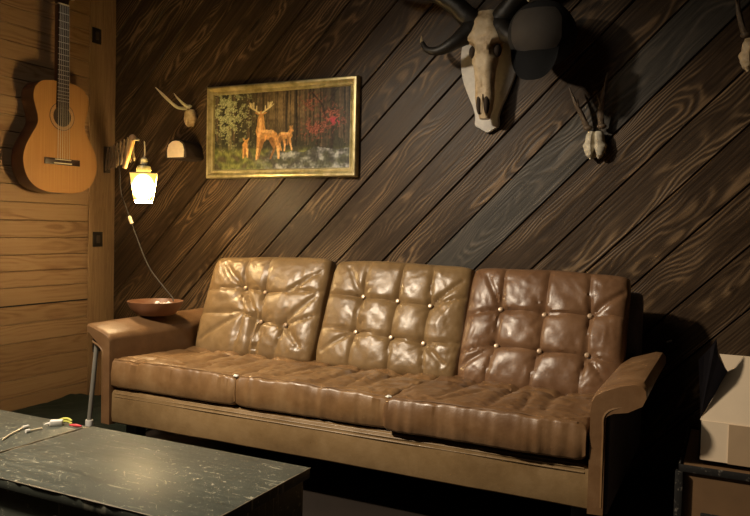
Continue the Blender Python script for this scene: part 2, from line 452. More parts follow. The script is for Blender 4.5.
# welt down the front edges of both arms
for sx, xi in ((-1, .985), (1, 2.912)):
    bm = bmesh.new(); tube(bm, [(xi + sx * .041, -.972, .19), (xi + sx * .041, -.974, .40), (xi + sx * .046, -.973, .472), (xi + sx * .105, -.970, .504)], .0045, 6, 5)
    sobj('piping', shift(bm), 'tan_seat')
# outer side panels in dark cloth, below the padded arms
for sx, xi in ((-1, .985), (1, 2.912)):
    bm = bmesh.new(); a, b = sorted((xi + sx * .046, xi + sx * .058)); box(bm, (a, -.955, .165), (b, -.10, .495), .004); sobj('side_panel', shift(bm), 'sofa_dark')
# front rail with stitched ledge
bm = bmesh.new()
prof = [(-.945, .168), (-.958, .176), (-.962, .20), (-.962, .292), (-.957, .303), (-.944, .309), (-.90, .311), (-.60, .311), (-.60, .168)]
rows = []
for i in range(41):
    x = .985 + (2.912 - .985) * i / 40
    rows.append([bm.verts.new((x, y + .004 * noise.noise(V((x * 4, y * 9, z * 12))), z + .002 * noise.noise(V((x * 6, 3, z * 9))))) for y, z in prof])
n = len(prof)
for a, b in zip(rows, rows[1:]):
    for k in range(n): bm.faces.new((a[k], a[(k + 1) % n], b[(k + 1) % n], b[k]))
bm.faces.new(rows[0]); bm.faces.new(rows[-1][::-1])
rail = sobj('front_rail', shift(bm), 'tan')
for k in range(4):
    bm = bmesh.new(); y = [-.9615, -.960, -.953, -.943][k]; z = [.283, .295, .304, .309][k]
    tube(bm, [(1.0, y, z), (1.95, y, z), (2.9, y, z)], .0028, 6, 12); o = obj('stitching', shift(bm), 'tan', rail)
bm = bmesh.new()
prof = [(-.30, .17), (-.30, .40), (-.235, .735), (-.21, .765), (-.14, .775), (-.10, .74), (-.10, .17)]
prism(bm, prof, lambda a, b, d: V((d, a, b)), .93, 2.965, .02, 4); sobj('back_frame', shift(bm), 'sofa_dark')
bm = bmesh.new(); box(bm, (.99, -.93, .175), (2.91, -.12, .30)); sobj('seat_base', shift(bm), 'sofa_dark', None, False)
for x in (1.02, 2.88):
    for y in (-.86, -.18):
        bm = bmesh.new(); box(bm, (x - .03, y - .03, 0), (x + .03, y + .03, .178), .006); sobj('leg', shift(bm), 'black')

def segd(px, pz, a, b):
    ax, az = a; bx, bz = b; dx, dz = bx - ax, bz - az; L = dx * dx + dz * dz
    t = max(0, min(1, ((px - ax) * dx + (pz - az) * dz) / L)); return math.hypot(px - ax - t * dx, pz - az - t * dz), t
def cushion(Wd, Hd, T, buttons, creases, seed, puff=1.0, edge_n=7.0, wr=1.0, pw=.30, corner=.10, nx=84, nz=68, seamline=False):
    """closed pillow: x width, z height, front towards -y. Creases are (a, b, depth, width)."""
    bm = bmesh.new()
    def rm(t): return math.sin(t * PI / 2) * .55 + t * .45
    us = [rm(-1 + 2 * i / nx) for i in range(nx + 1)]; vs = [rm(-1 + 2 * i / nz) for i in range(nz + 1)]
    so = V((seed * 13.1, seed * 7.7, seed * 3.3))
    def pos(u, v, sgn):
        # rounded rectangle outline
        k = max(0, abs(u) ** 6 * abs(v) ** 6) * corner
        x = u * Wd / 2 * (1 - k); z = v * Hd / 2 * (1 - k)
        x += .006 * noise.noise(so + V((x * 5, 0, z * 5))); z += .006 * noise.noise(so + V((x * 5, 9, z * 5)))
        e = max(0, (1 - abs(u) ** edge_n) * (1 - abs(v) ** edge_n))
        h = e ** pw
        dome = (1 - u * u) * .5 + (1 - v * v) * .5
        y = T * (.40 + .16 * dome * puff) * h
        if sgn > 0: return V((x, T * .42 * h, z))
        dh = 0.0
        em = min(1, e * 2.5)
        cd_ = 0.0
        for (a, b, dep, wid) in creases:
            dd, t = segd(x, z, a, b)
            if dd < wid * 4:
                w2 = wid * (1 + .35 * noise.noise(so + V((x * 30, 4, z * 30))))
                cd_ = max(cd_, 1.45 * dep * (math.exp(-(dd / w2) ** 2) * .8 + .22 / (1 + (dd / w2 * .5) ** 2)) * (1 - .45 * t))
        dh -= cd_
        for (bx, bz) in buttons:
            r = math.hypot(x - bx, z - bz)
            if r < .16:
                th = math.atan2(z - bz, x - bx); ph = seed + bx * 31
                dh -= .010 * math.exp(-(r / .016) ** 2) + .013 * math.exp(-(r / .050) ** 2)
                dh -= .0075 * wr * max(0, math.cos(3 * th + ph + 1.2 * noise.noise(so + V((bx * 9, r * 14, 1))))) ** 10 * math.exp(-((r - .035) / .035) ** 2)
        p = V((x, 0, z))
        n1 = noise.noise(so + p * 9); n2 = noise.noise(so + V((x * 34 + 3 * n1, 5, z * 16 + 2 * n1))); n3 = noise.noise(so + V((x * 17 + z * 22, 1, z * 9 - x * 12)))
        n4 = noise.noise(so + V((x * 26 - z * 15, 8, z * 21 + x * 9)))
        dh += wr * (.0055 * n1 + .0026 * n2 * abs(n2) * 2.2 + .0042 * (.5 - abs(n3)) - .0034 * max(0, 1 - abs(n4) * 5.5) ** 2 * max(0, min(1, .4 + 2 * n1)))
        return V((x, -(y + dh * em), z))
    fr = [[bm.verts.new(pos(u, v, -1)) for u in us] for v in vs]
    bk = [[(fr[j][i] if i in (0, nx) or j in (0, nz) else (bm.verts.new(pos(us[i], vs[j], 1)))) for i in range(nx + 1)] for j in range(nz + 1)]
    for j in range(nz):
        for i in range(nx):
            bm.faces.new((fr[j][i], fr[j][i + 1], fr[j + 1][i + 1], fr[j + 1][i]))
            try: bm.faces.new((bk[j][i], bk[j + 1][i], bk[j + 1][i + 1], bk[j][i + 1]))
            except ValueError: pass
    def surf(bx, bz):
        # nearest front vertex
        best = min((v for row in fr for v in row), key=lambda q: (q.co.x - bx) ** 2 + (q.co.z - bz) ** 2)
        return best.co.copy()
    spots = [surf(*b) for b in buttons]
    return bm, spots

CW, CH, CT = .660, .50, .150
def back_creases(btn, loose, W_, H_):
    cr = []
    rows = {}
    for i in range(3):
        a, b = btn[i], btn[i + 3]
        cr.append((a, b, .0125, .0085))
        cr.append((a, (a[0] + random.uniform(-.02, .02), H_ * .47), .0105, .0085))
        cr.append((b, (b[0] + random.uniform(-.03, .03), -H_ * .47), .0105, .0085))
    for r in (0, 3):
        cr.append((btn[r], btn[r + 1], .0125, .008)); cr.append((btn[r + 1], btn[r + 2], .0125, .008))
        cr.append((btn[r], (-W_ * .48, btn[r][1] + random.uniform(-.05, .02)), .0095, .009))
        cr.append((btn[r + 2], (W_ * .48, btn[r + 2][1] + random.uniform(-.02, .06)), .0095, .009))
    cr.append((btn[0], (-W_ * .36, H_ * .40), .008, .010)); cr.append((btn[2], (W_ * .44, H_ * .34), .011, .010))
    cr.append((btn[3], (-W_ * .44, -H_ * .36), .009, .010)); cr.append((btn[5], (W_ * .40, -H_ * .36), .010, .010))
    return cr
B0 = [(-.105, .085), (.018, .062), (.145, .068), (-.065, -.040), (.035, -.078), (.165, -.088)]
B1 = [(-.150, .070), (.018, .062), (.170, .055), (-.150, -.085), (.022, -.095), (.168, -.102)]
B2 = [(-.165, .065), (.005, .060), (.180, .072), (-.165, -.080), (.008, -.090), (.182, -.088)]
specs = [((1.318, 0), B0, 'tan', 3, -1.5), ((1.988, .002), B1, 'tan', 8, .5), ((2.622, -.004), B2, 'brown', 12, .6)]
for (cx, dz), btn, mt, seed, roll in specs:
    cr = back_creases(btn, 0, CW, CH)
    if seed == 3:
        cr = [c for c in cr if c[0] != btn[2] or c[1][0] > .2]
        cr += [((-.10, .085), (.0, -.04), .016, .011), ((.0, -.04), (.0, -.23), .017, .012), ((.145, -.088), (.30, .06), .012, .012), ((.035, -.20), (.06, -.12), .012, .010)]
        show = [btn[0], btn[1], btn[4], btn[5]]
    else: show = btn
    bm, spots = cushion(CW if seed != 12 else .63, CH, CT, show, cr, seed, 1.0, 11.0, .8, corner=.035)
    o = sobj('back_cushion', bm, mt)
    o.location = W2((cx, -.345, .612 + dz)); o.rotation_euler = (math.radians(-23), math.radians(roll), 0)
    for s in spots:
        bb = bmesh.new(); lathe(bb, [(0, -.004), (.0095, -.003), (.0105, .002), (.007, .006), (0, .007)], 14, Matrix.Translation(s + V((0, -.0115, 0))) @ Matrix.Rotation(PI / 2, 4, 'X'))
        obj('button', bb, 'button', o)
# seat cushions: same pillow, laid flat with its front towards the ceiling
SW, SD, ST = .650, .66, .145
for i, (cx, yf, dz, mt, seed) in enumerate(((1.290, -.968, .0, 'tan_seat', 21), (1.925, -.965, .0, 'tan_seat', 25), (2.573, -.990, .002, 'brown_seat', 29))):
    b = [(-.16, .10), (.0, .11), (.16, .10)]
    cr = [((-.16, .10), (-.18, -.24), .010, .016), ((.0, .11), (.01, -.26), .013, .016), ((.16, .10), (.18, -.22), .010, .016),
          ((-.30, .10), (-.16, .10), .012, .016), ((-.16, .10), (.0, .11), .014, .014), ((.0, .11), (.16, .10), .014, .014), ((.16, .10), (.30, .09), .012, .016),
          ((-.16, .10), (-.17, .32), .012, .015), ((.16, .10), (.17, .32), .012, .015), ((0, .11), (0, .32), .012, .015),
          ((-.07, -.05), (-.15, -.28), .006, .010), ((.09, -.02), (.12, -.28), .007, .010)]
    bm, spots = cushion(SW if i < 2 else .675, SD, ST, b, cr, seed, .5, 22.0, 1.4, pw=.17, corner=.006, nx=96, nz=80)
    # square the front: push the pillow's -z side out and add upright wrinkles along it
    for v in bm.verts:
        t = v.co
        if t.z < -SD / 2 + .035:
            t.z += .004 * noise.noise(V((t.x * 45, t.y * 6, seed))) + .004 * noise.noise(V((t.x * 14, t.y * 10, seed)))
    o = sobj('seat_cushion', bm, mt)
    o.location = W2((cx, yf + SD / 2, .364 + dz)); o.rotation_euler = (math.radians(-90 - 2.2), 0, 0)
    # raised seam along the top front edge
    pts = []
    for kx in range(15):
        x = -SW * .465 + SW * .93 * kx / 14
        c = min((v.co for v in o.data.vertices if v.co.y < 0), key=lambda q: (q.x - x) ** 2 + (q.z + SD / 2 - .016) ** 2 + (q.y + ST * .38) ** 2)
        pts.append(V((c.x, c.y - .001, c.z)))
    bb = bmesh.new(); tube(bb, pts, .0035, 6, 4); obj('seam', bb, mt, o)

# torn corners where the seat cushions meet
for tx, ty, tz in ((1.606, -.952, .4335), (2.246, -.958, .4335)):
    bm = bmesh.new(); bmesh.ops.create_icosphere(bm, subdivisions=3, radius=.011)
    for v in bm.verts:
        v.co *= 1 + .5 * noise.noise(v.co * 120 + V((tx, 0, 0))); v.co = W2((tx, ty, tz)) + V((v.co.x * 1.0, v.co.y * .7, v.co.z * .5))
    o = sobj('torn_stuffing', bm, 'white_plastic'); o['label'] = 'white stuffing showing through a torn seam'

# ------------------------------------------------------------------ guitar
gs = 1.159
gt = thing('acoustic_guitar', 'amber classical guitar hanging on the light pine wall', 'guitar', (.155, -.505, 1.148), 0)
gt.rotation_euler = (0, 0, PI / 2 - math.radians(5)); gt.scale = (gs,) * 3
# local: x right, z up, front faces -y
half = [(0.0, 0.0), (.06, .002), (.12, .018), (.165, .060), (.184, .125), (.176, .185), (.148, .240), (.120, .290), (.118, .325), (.130, .370), (.138, .410), (.128, .452), (.095, .480), (.05, .489), (.0, .490)]
outl = catmull([(a, b, 0) for a, b in half], 5)
poly = [(p.x, p.y) for p in outl] + [(-p.x, p.y) for p in outl[::-1][1:-1]]
fn = lambda a, b, d: V((a, d, b))
bm = bmesh.new(); prism(bm, poly, fn, .004, .088); obj('body', bm, 'mahogany', gt)
bm = bmesh.new(); prism(bm, poly, fn, 0.0, .0045); obj('soundboard', bm, 'spruce', gt)
def ring(bm, x, z, r0, r1, y0, y1, seg=48):
    lathe(bm, [(r0, y0), (r1, y0), (r1, y1), (r0, y1), (r0, y0)], seg, Matrix.Translation((x, 0, z)) @ Matrix.Rotation(PI / 2, 4, 'X'))
def disc(bm, x, z, r, y0, y1, seg=40):
    lathe(bm, [(0, y0), (r, y0), (r, y1), (0, y1)], seg, Matrix.Translation((x, 0, z)) @ Matrix.Rotation(PI / 2, 4, 'X'))
HZ = .338
bm = bmesh.new(); ring(bm, 0, HZ, .044, .060, .0002, .0012); obj('rosette', bm, 'inlay', gt)
bm = bmesh.new(); ring(bm, 0, HZ, .0595, .062, .0002, .0014); ring(bm, 0, HZ, .0425, .0445, .0002, .0014); obj('rosette_ring', bm, 'rosewood', gt)
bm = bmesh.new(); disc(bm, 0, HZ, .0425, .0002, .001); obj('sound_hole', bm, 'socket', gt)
bm = bmesh.new(); box(bm, (-.088, -.008, .124), (.088, 0, .152), .002); br = obj('bridge', bm, 'rosewood', gt)
bm = bmesh.new(); box(bm, (-.040, -.012, .1455), (.040, -.006, .1485), .0008); obj('saddle', bm, 'ivory', br)
bm = bmesh.new(); box(bm, (-.045, -.010, .1285), (.045, -.007, .1335), .0008); obj('tie_block', bm, 'ivory', br)
bm = bmesh.new(); prism(bm, [(-.027, .47), (.027, .47), (.0255, .826), (-.0255, .826)], fn, -.003, .022, .005, 3); obj('neck', bm, 'mahogany', gt)
bm = bmesh.new(); prism(bm, [(-.030, .372), (.030, .372), (.026, .824), (-.026, .824)], fn, -.0085, -.001); fb = obj('fretboard', bm, 'rosewood', gt)
L = .65; nutz = .824
for k in range(1, 19):
    z = nutz - L * (1 - 2 ** (-k / 12)); w = .026 + (.030 - .026) * (nutz - z) / .452
    if z < .375: break
    bm = bmesh.new(); box(bm, (-w, -.0102, z - .0011), (w, -.0075, z + .0011)); obj('fret', bm, 'fret', fb, False)
bm = bmesh.new(); box(bm, (-.026, -.0125, .824), (.026, -.001, .830), .001); obj('nut', bm, 'ivory', gt)
bm = bmesh.new(); prism(bm, [(-.027, .829), (.027, .829), (.036, .86), (.036, 1.0), (.024, 1.012), (0, 1.006), (-.024, 1.012), (-.036, 1.0), (-.036, .86)], fn, -.002, .018, .003); hs = obj('headstock', bm, 'rosewood', gt)
for sx in (-1, 1):
    for k in range(3):
        bm = bmesh.new(); z = .872 + k * .046
        tube(bm, [(sx * .034, .010, z), (sx * .052, .010, z)], .003, 8, 1)
        box(bm, (sx * .058 - .008, .004, z - .009), (sx * .058 + .008, .016, z + .009), .003); obj('tuning_peg', bm, 'ivory', hs)
for k in range(6):
    x0 = -.029 + k * .0116; x1 = -.021 + k * .0084
    bm = bmesh.new(); tube(bm, [(x0, -.0125, .147), (x1, -.0135, .828)], .0008 if k > 2 else .0011, 5, 1); obj('string', bm, 'string', gt)
# the peg it hangs from
bm = bmesh.new(); tube(bm, [(.002, -.50, 2.290), (.06, -.50, 2.290), (.17, -.50, 2.300)], .008, 10, 5)
tag(obj('wall_hook', bm, 'iron'), 'dark hook on the pine wall holding the guitar headstock', 'hook')

# ------------------------------------------------------------------ painting of deer
def painting():
    x0, x1, z0, z1 = .704, 1.618, 1.252, 1.740
    t = thing('framed_painting', 'gilt framed forest painting of a stag with two does on the plank wall', 'painting', ((x0 + x1) / 2, -.004, (z0 + z1) / 2), 0)
    def Lc(p): return V(p) - V(t.location)
    prof = [(0, -.002), (0, -.026), (.006, -.036), (.016, -.037), (.022, -.030), (.030, -.024), (.035, -.027), (.041, -.025), (.047, -.014), (.049, -.002)]
    bm = bmesh.new(); rows = []
    for cx, cz, sx, sz in ((x0, z0, 1, 1), (x1, z0, -1, 1), (x1, z1, -1, -1), (x0, z1, 1, -1)):
        rows.append([bm.verts.new(Lc((cx + sx * a, -.004 + y, cz + sz * a))) for a, y in prof])
    for i in range(4):
        a, b = rows[i], rows[(i + 1) % 4]
        for k in range(len(prof) - 1): bm.faces.new((a[k], b[k], b[k + 1], a[k + 1]))
        bm.faces.new((a[-1], b[-1], b[0], a[0]))
    obj('frame', bm, 'gold', t)
    bm = bmesh.new(); a0, a1, c0, c1 = x0 + .043, x1 - .043, z0 + .043, z1 - .043
    nx, nz = 260, 134
    lay = bm.verts.layers.float_color.new('paint')
    # strokes in the painting's own 0..552 x 0..330 units
    caps = []
    def cap(xa, ya, ra, xb, yb, rb, c): caps.append((xa, ya, ra, xb, yb, rb, c))
    OX, OY = 58, 100
    def C(xa, ya, ra, xb, yb, rb, c): cap(xa - OX, ya - OY, ra, xb - OX, yb - OY, rb, c)
    fur = (.36, .185, .062); furd = (.17, .080, .028); furl = (.50, .31, .13); horn = (.48, .42, .24)
    # stag
    C(262, 205, 7, 258, 190, 8, fur); C(258, 198, 8, 254, 215, 6, fur)
    C(246, 194, 3, 236, 188, 2, fur); C(268, 194, 3, 279, 190, 2, fur)
    C(258, 212, 12, 258, 270, 20, fur); C(258, 265, 20, 262, 300, 18, fur); C(262, 278, 20, 308, 290, 19, fur); C(300, 284, 20, 318, 298, 14, fur)
    C(256, 218, 5, 250, 290, 6, furl); C(266, 268, 6, 308, 274, 6, furl)
    C(250, 300, 8, 246, 345, 5, fur); C(246, 345, 5, 241, 388, 3.5, furl); C(266, 308, 8, 256, 348, 4.5, furd); C(256, 348, 4.5, 249, 384, 3, furd)
    C(318, 300, 12, 330, 338, 6, fur); C(330, 338, 6, 333, 386, 3.5, furl); C(303, 306, 10, 316, 344, 5, furd); C(316, 344, 5, 300, 386, 3, furd)
    for s in (-1, 1):
        bx = 257 + s * 6
        C(bx, 190, 3, bx + s * 16, 178, 3, horn); C(bx + s * 16, 178, 3, bx + s * 34, 166, 2.6, horn); C(bx + s * 34, 166, 2.6, bx + s * 40, 146, 2, horn)
        C(bx + s * 24, 173, 2.4, bx + s * 24, 146, 1.8, horn); C(bx + s * 12, 181, 2.2, bx + s * 12, 160, 1.6, horn); C(bx + s * 34, 166, 2, bx + s * 47, 156, 1.6, horn); C(bx + s * 30, 168, 2, bx + s * 32, 148, 1.6, horn)
    # doe on the right
    C(345, 290, 14, 374, 292, 13, fur); C(374, 286, 9, 382, 266, 6, fur); C(382, 264, 5, 388, 272, 3.5, fur); C(380, 260, 2.5, 377, 252, 1.5, fur); C(384, 260, 2.5, 386, 252, 1.5, fur)
    C(340, 300, 7, 336, 325, 3.5, furd); C(336, 325, 3.5, 343, 352, 2.5, fur); C(352, 302, 6, 358, 328, 3.5, fur); C(358, 328, 3.5, 356, 355, 2.5, furl)
    C(376, 300, 5, 380, 325, 3, fur); C(380, 325, 3, 386, 352, 2.4, furl); C(370, 300, 5, 368, 328, 3, furd); C(345, 282, 4, 372, 283, 4, furl)
    # fawn on the left
    C(192, 325, 11, 194, 345, 10, fur); C(194, 318, 8, 197, 308, 6, fur); C(188, 303, 3, 184, 296, 1.8, fur); C(204, 303, 3, 208, 296, 1.8, fur)
    C(186, 345, 5, 185, 380, 2.8, fur); C(201, 345, 5, 203, 378, 2.8, furl); C(193, 345, 4, 193, 374, 2.6, furd)
    # standing trunks
    trunks = []
    rr = random.Random(5)
    for k in range(80):
        xx = rr.uniform(0, 552); trunks.append((xx, rr.uniform(1.5, 5), rr.choice(((.012, .011, .008), (.020, .016, .011), (.085, .060, .036), (.045, .034, .022))), rr.uniform(170, 245)))
    trunks += [(455, 9, (.035, .027, .020), 262), (482, 7, (.016, .012, .010), 268), (68, 8, (.12, .105, .06), 262), (28, 7, (.055, .050, .030), 268)]
    def sm(a, b, x):
        t_ = max(0, min(1, (x - a) / (b - a))); return t_ * t_ * (3 - 2 * t_)
    def mixc(a, b, f): return tuple(p + (q - p) * f for p, q in zip(a, b))
    def color(X, Y):
        n = lambda s, o: noise.noise(V((X * s, Y * s, o)))
        g = math.exp(-((X - 320) / 130) ** 2 - ((Y - 70) / 95) ** 2)
        c = mixc((.022, .022, .014), (.21, .145, .070), g * (.75 + .4 * n(.03, 1)))
        for (tx, tw, tc, tb) in trunks:
            if abs(X + 3 * n(.01, tx) - tx) < tw and Y < tb + 14 * n(.05, tx): c = mixc(c, tc, .75)
        # ground
        gy = 225 + 12 * n(.012, 4) + .03 * X
        if Y > gy:
            f = sm(gy, gy + 30, Y); gc = mixc((.045, .052, .018), (.15, .16, .050), max(0, min(1, .45 + .9 * n(.055, 6))))
            gc = mixc(gc, (.05, .042, .025), sm(-.1, .4, n(.03, 8))); c = mixc(c, gc, f)
            if X > 150 and Y > 262 - (X - 150) * .03 + 18 * n(.018, 11):
                w = max(0, min(1, .35 + 1.2 * n(.035, 12) + .5 * n(.11, 13)))
                f2 = sm(150, 290, X) * .9; c = mixc(c, mixc((.030, .032, .032), (.25, .26, .27), w * w), f2 * .85)
        # light green leaves on the left, red leaves on the right
        lf = n(.042, 21) + .7 * n(.13, 22)
        m1 = math.exp(-((X - 55) / 110) ** 2 - ((Y - 85) / 135) ** 2)
        if lf > .50 - .75 * m1: c = mixc(c, mixc((.12, .14, .055), (.37, .37, .24), max(0, min(1, .4 + 1.2 * n(.2, 23)))), min(1, m1 * 1.1))
        lf = n(.065, 31) + .6 * n(.17, 32)
        m2 = max(math.exp(-((X - 420) / 60) ** 2 - ((Y - 165) / 45) ** 2), math.exp(-((X - 480) / 55) ** 2 - ((Y - 125) / 50) ** 2), .75 * math.exp(-((X - 405) / 55) ** 2 - ((Y - 60) / 45) ** 2))
        if lf > .52 - .80 * m2: c = mixc(c, mixc((.075, .025, .018), (.25, .085, .052), max(0, min(1, .45 + 1.2 * n(.18, 33)))), min(1, m2 * 1.15))
        m3 = math.exp(-((X - 490) / 26) ** 2 - ((Y - 138) / 18) ** 2)
        if lf > .3 - .5 * m3 and m3 > .25: c = mixc(c, (.30, .035, .050), m3)
        for (xa, ya, ra, xb, yb, rb, cc) in caps:
            d, t_ = segd(X, Y, (xa, ya), (xb, yb)); r_ = ra + (rb - ra) * t_
            if d < r_ + 1: c = mixc(c, cc, max(0, min(1, r_ + 1 - d)) * .95)
        # foreground branches of the red tree
        for a, b, w in (((405, 20), (445, 70), 3), ((445, 70), (456, 120), 4), ((470, 60), (500, 10), 2.5)):
            d, t_ = segd(X, Y, a, b)
            if d < w: c = mixc(c, (.016, .012, .010), .8)
        return c
    g = []
    for j in range(nz + 1):
        row = []
        for i in range(nx + 1):
            v = bm.verts.new(Lc((a0 + (a1 - a0) * i / nx, -.020, c0 + (c1 - c0) * j / nz)))
            cc = color(552 * i / nx, 333 * (1 - j / nz)); br_ = 1.9 * (1 + .45 * noise.noise(V((i * .45, j * .22, 3))) + .35 * noise.noise(V((i * .12, j * .15, 8)))); v[lay] = (*(min(1, max(0, q * br_)) for q in cc), 1); row.append(v)
        g.append(row)
    for j in range(nz):
        for i in range(nx): bm.faces.new((g[j][i], g[j][i + 1], g[j + 1][i + 1], g[j + 1][i]))
    # side walls so the canvas has thickness
    e = bmesh.ops.extrude_face_region(bm, geom=bm.faces[:])
    for v in [q for q in e['geom'] if isinstance(q, bmesh.types.BMVert)]: v.co.y += .012
    obj('canvas', bm, 'paint', t, False)
painting()

# ------------------------------------------------------------------ animal skulls
def skull_mesh(Ls, stations, seg=28, sockets=True, seed=0):
    """front faces -y, nose towards -z; stations (s, half width, depth, back offset)"""
    bm = bmesh.new(); rings = []; ns = 40
    for i in range(ns + 1):
        s = i / ns; t = s * (len(stations) - 1); k = min(int(t), len(stations) - 2); f = t - k; f = f * f * (3 - 2 * f)
        hw, dp, off = [stations[k][q] + (stations[k + 1][q] - stations[k][q]) * f for q in range(3)]
        ring_ = []
        for a in range(seg):
            th = 2 * PI * a / seg; cx = math.cos(th); sy = math.sin(th)
            x = hw * math.copysign(abs(cx) ** .8, cx); y = -dp * math.copysign(abs(sy) ** .85, sy) + off
            if sockets:
                for sx in (-1, 1):
                    q = math.hypot((x - sx * hw * .92) / (hw * .5), (s - .36) / .085)
                    if q < 1 and sy > -.6: x -= sx * hw * .34 * (1 - q * q); y += dp * .25 * (1 - q * q)
                    q = math.hypot((x - sx * hw * .9) / (hw * .7), (s - .26) / .05)
                    if q < 1 and sy > -.5: x += sx * hw * .12 * (1 - q * q)
            # groove down the middle
            if sy > 0: y += dp * .12 * math.exp(-(x / (hw * .10)) ** 2)
            p = V((x, y, -s * Ls)); p += .05 * hw * V((noise.noise(p * 30 + V((seed, 0, 0))), noise.noise(p * 30 + V((0, seed, 5))), 0))
            ring_.append(bm.verts.new(p))
        rings.append(ring_)
    for a, b in zip(rings, rings[1:]):
        for k in range(seg): bm.faces.new((a[k], a[(k + 1) % seg], b[(k + 1) % seg], b[k]))
    bm.faces.new(rings[0]); bm.faces.new(rings[-1][::-1]); return bm

sk = thing('horned_skull', 'long pale horned skull on a whitewashed shield plaque high on the wall', 'skull', (2.28, 0, 1.95))
def S_(p): return V(p) - V((2.28, 0, 1.95))
pq = [(2.272, 1.440), (2.300, 1.455), (2.322, 1.470), (2.322, 1.510), (2.335, 1.556), (2.362, 1.614), (2.392, 1.700), (2.402, 1.790), (2.385, 1.880), (2.340, 1.950), (2.27, 1.985), (2.20, 1.955), (2.155, 1.880), (2.136, 1.790), (2.146, 1.690), (2.176, 1.610), (2.200, 1.556), (2.212, 1.510), (2.212, 1.474), (2.240, 1.457)]
bm = bmesh.new(); pq = smooth_poly(pq, 3); prism(bm, pq, lambda a, b, d: S_((a, d, b)), -.006, -.030, .006, 2); obj('plaque', bm, ['plaque'], sk)
bm = bmesh.new(); prism(bm, [(2.27 + (a - 2.27) * 1.035, 1.70 + (b - 1.70) * 1.015) for a, b in pq], lambda a, b, d: S_((a, d, b)), -.0005, -.009); obj('plaque_backing', bm, 'black', sk)
bm = skull_mesh(.46, [(.040, .034, -.004), (.055, .056, -.010), (.078, .066, -.012), (.078, .062, -.014), (.056, .056, -.016), (.045, .050, -.014), (.041, .044, -.010), (.042, .040, -.008), (.036, .034, -.004), (.022, .024, 0)], seed=2)
for v in bm.verts: v.co += V((.0, -.098, .0))
so_ = obj('skull', bm, 'bone', sk)
for sx in (-1, 1):
    bm = bmesh.new(); bmesh.ops.create_uvsphere(bm, u_segments=20, v_segments=12, radius=1.0)
    for v in bm.verts: v.co = V((sx * .055 + v.co.x * .017, -.118 + v.co.y * .024, -.172 + v.co.z * .028))
    obj('eye_socket', bm, 'socket', so_)
    bm = bmesh.new(); bmesh.ops.create_uvsphere(bm, u_segments=16, v_segments=10, radius=1.0)
    for v in bm.verts: v.co = V((sx * .0165 + v.co.x * .013, -.128 + v.co.y * .020, -.398 + v.co.z * .046))
    obj('nostril', bm, 'socket', so_)
bm = bmesh.new(); tube(bm, [(.0, -.147, -.36), (.0, -.147, -.44)], [.005, .003], 8, 4); obj('nasal_bone', bm, 'bone', so_)
for sx in (-1, 1):
    X = lambda x: 2.28 + sx * (2.28 - x)
    bm = bmesh.new(); tube(bm, [S_((X(2.245), -.09, 1.905)), S_((X(2.205), -.12, 1.865)), S_((X(2.15), -.16, 1.815)), S_((X(2.085), -.17, 1.786)), S_((X(2.03), -.165, 1.795)), S_((X(2.000), -.155, 1.832)), S_((X(1.993), -.15, 1.862))], [.050, .047, .030, .020, .015, .010, .002], 16, 8, .05, .80)
    obj('horn', bm, ['horn', 'horn_tip'], sk)
    bm = bmesh.new(); tube(bm, [S_((X(2.240), -.095, 1.900)), S_((X(2.195), -.11, 1.935)), S_((X(2.13), -.13, 1.995)), S_((X(2.03), -.14, 2.045)), S_((X(1.90), -.13, 2.062)), S_((X(1.80), -.11, 2.10))], [.044, .047, .040, .030, .022, .006], 16, 8, .05)
    obj('horn', bm, ['horn', 'horn_tip'], sk)

# trucker cap hanging from the right-hand horn
cp = thing('baseball_cap', 'dark peaked cap with grey front hanging from the horned skull', 'cap', (2.547, -.255, 1.803))
bm = bmesh.new()
rx, rz, ry = .134, .130, .118
def crown(th, ph):
    # dome whose top looks to the wall side and up; open end faces down-back
    return V((rx * math.cos(th) * math.cos(ph), -ry * math.sin(ph), rz * math.sin(th) * math.cos(ph)))
dome = bmesh.new(); rings = []
rings.append([dome.verts.new(crown(2 * PI * k / 40, 0) + V((0, .05, 0))) for k in range(40)])
for i in range(15):
    ph = PI / 2 * i / 14
    rings.append([dome.verts.new(crown(2 * PI * k / 40, ph) * 1.0) for k in range(40)])
for a, b in zip(rings, rings[1:]):
    for k in range(40):
        f = dome.faces.new((a[k], a[(k + 1) % 40], b[(k + 1) % 40], b[k]))
bmesh.ops.remove_doubles(dome, verts=dome.verts, dist=1e-4)
for v in dome.verts: v.co = V((v.co.x, v.co.y + .03, v.co.z))
ext = bmesh.ops.solidify(dome, geom=dome.faces[:], thickness=.003)
obj('crown', dome, 'felt_dark', cp)
fp = bmesh.new(); rows = []
for i in range(13):
    row = []
    for k in range(25):
        a = (k / 24 - .5) * 2; b_ = (i / 12 - .5) * 2
        x = a * .100; z = b_ * .082 - .004
        if a * a * .9 + b_ * b_ * .55 > 1.0:
            q = 1 / math.sqrt(a * a * .9 + b_ * b_ * .55); x *= q; z *= q
        s_ = max(0.0, 1 - (x / rx) ** 2 - (z / rz) ** 2)
        row.append(fp.verts.new((x, .03 - ry * math.sqrt(s_) - .003, z)))
    rows.append(row)
for a, b in zip(rows, rows[1:]):
    for k in range(24): fp.faces.new((a[k], a[k + 1], b[k + 1], b[k]))
bmesh.ops.solidify(fp, geom=fp.faces[:], thickness=.002)
obj('front_panel', fp, 'felt_grey', cp)
bl = bmesh.new(); rows = []
for i in range(11):
    s = i / 10; row = []
    for k in range(25):
        a = (k / 24 - .5) * 2
        x = a * (.110 - .012 * s); z = -.066 - s * .145 * (1 - min(1, abs(a)) ** 2.6) ** .55; y = -.052 + .035 * a * a - .05 * s
        row.append(bl.verts.new((x, y, z)))
    rows.append(row)
for a, b in zip(rows, rows[1:]):
    for k in range(24): bl.faces.new((a[k], a[k + 1], b[k + 1], b[k]))
bmesh.ops.solidify(bl, geom=bl.faces[:], thickness=.004)
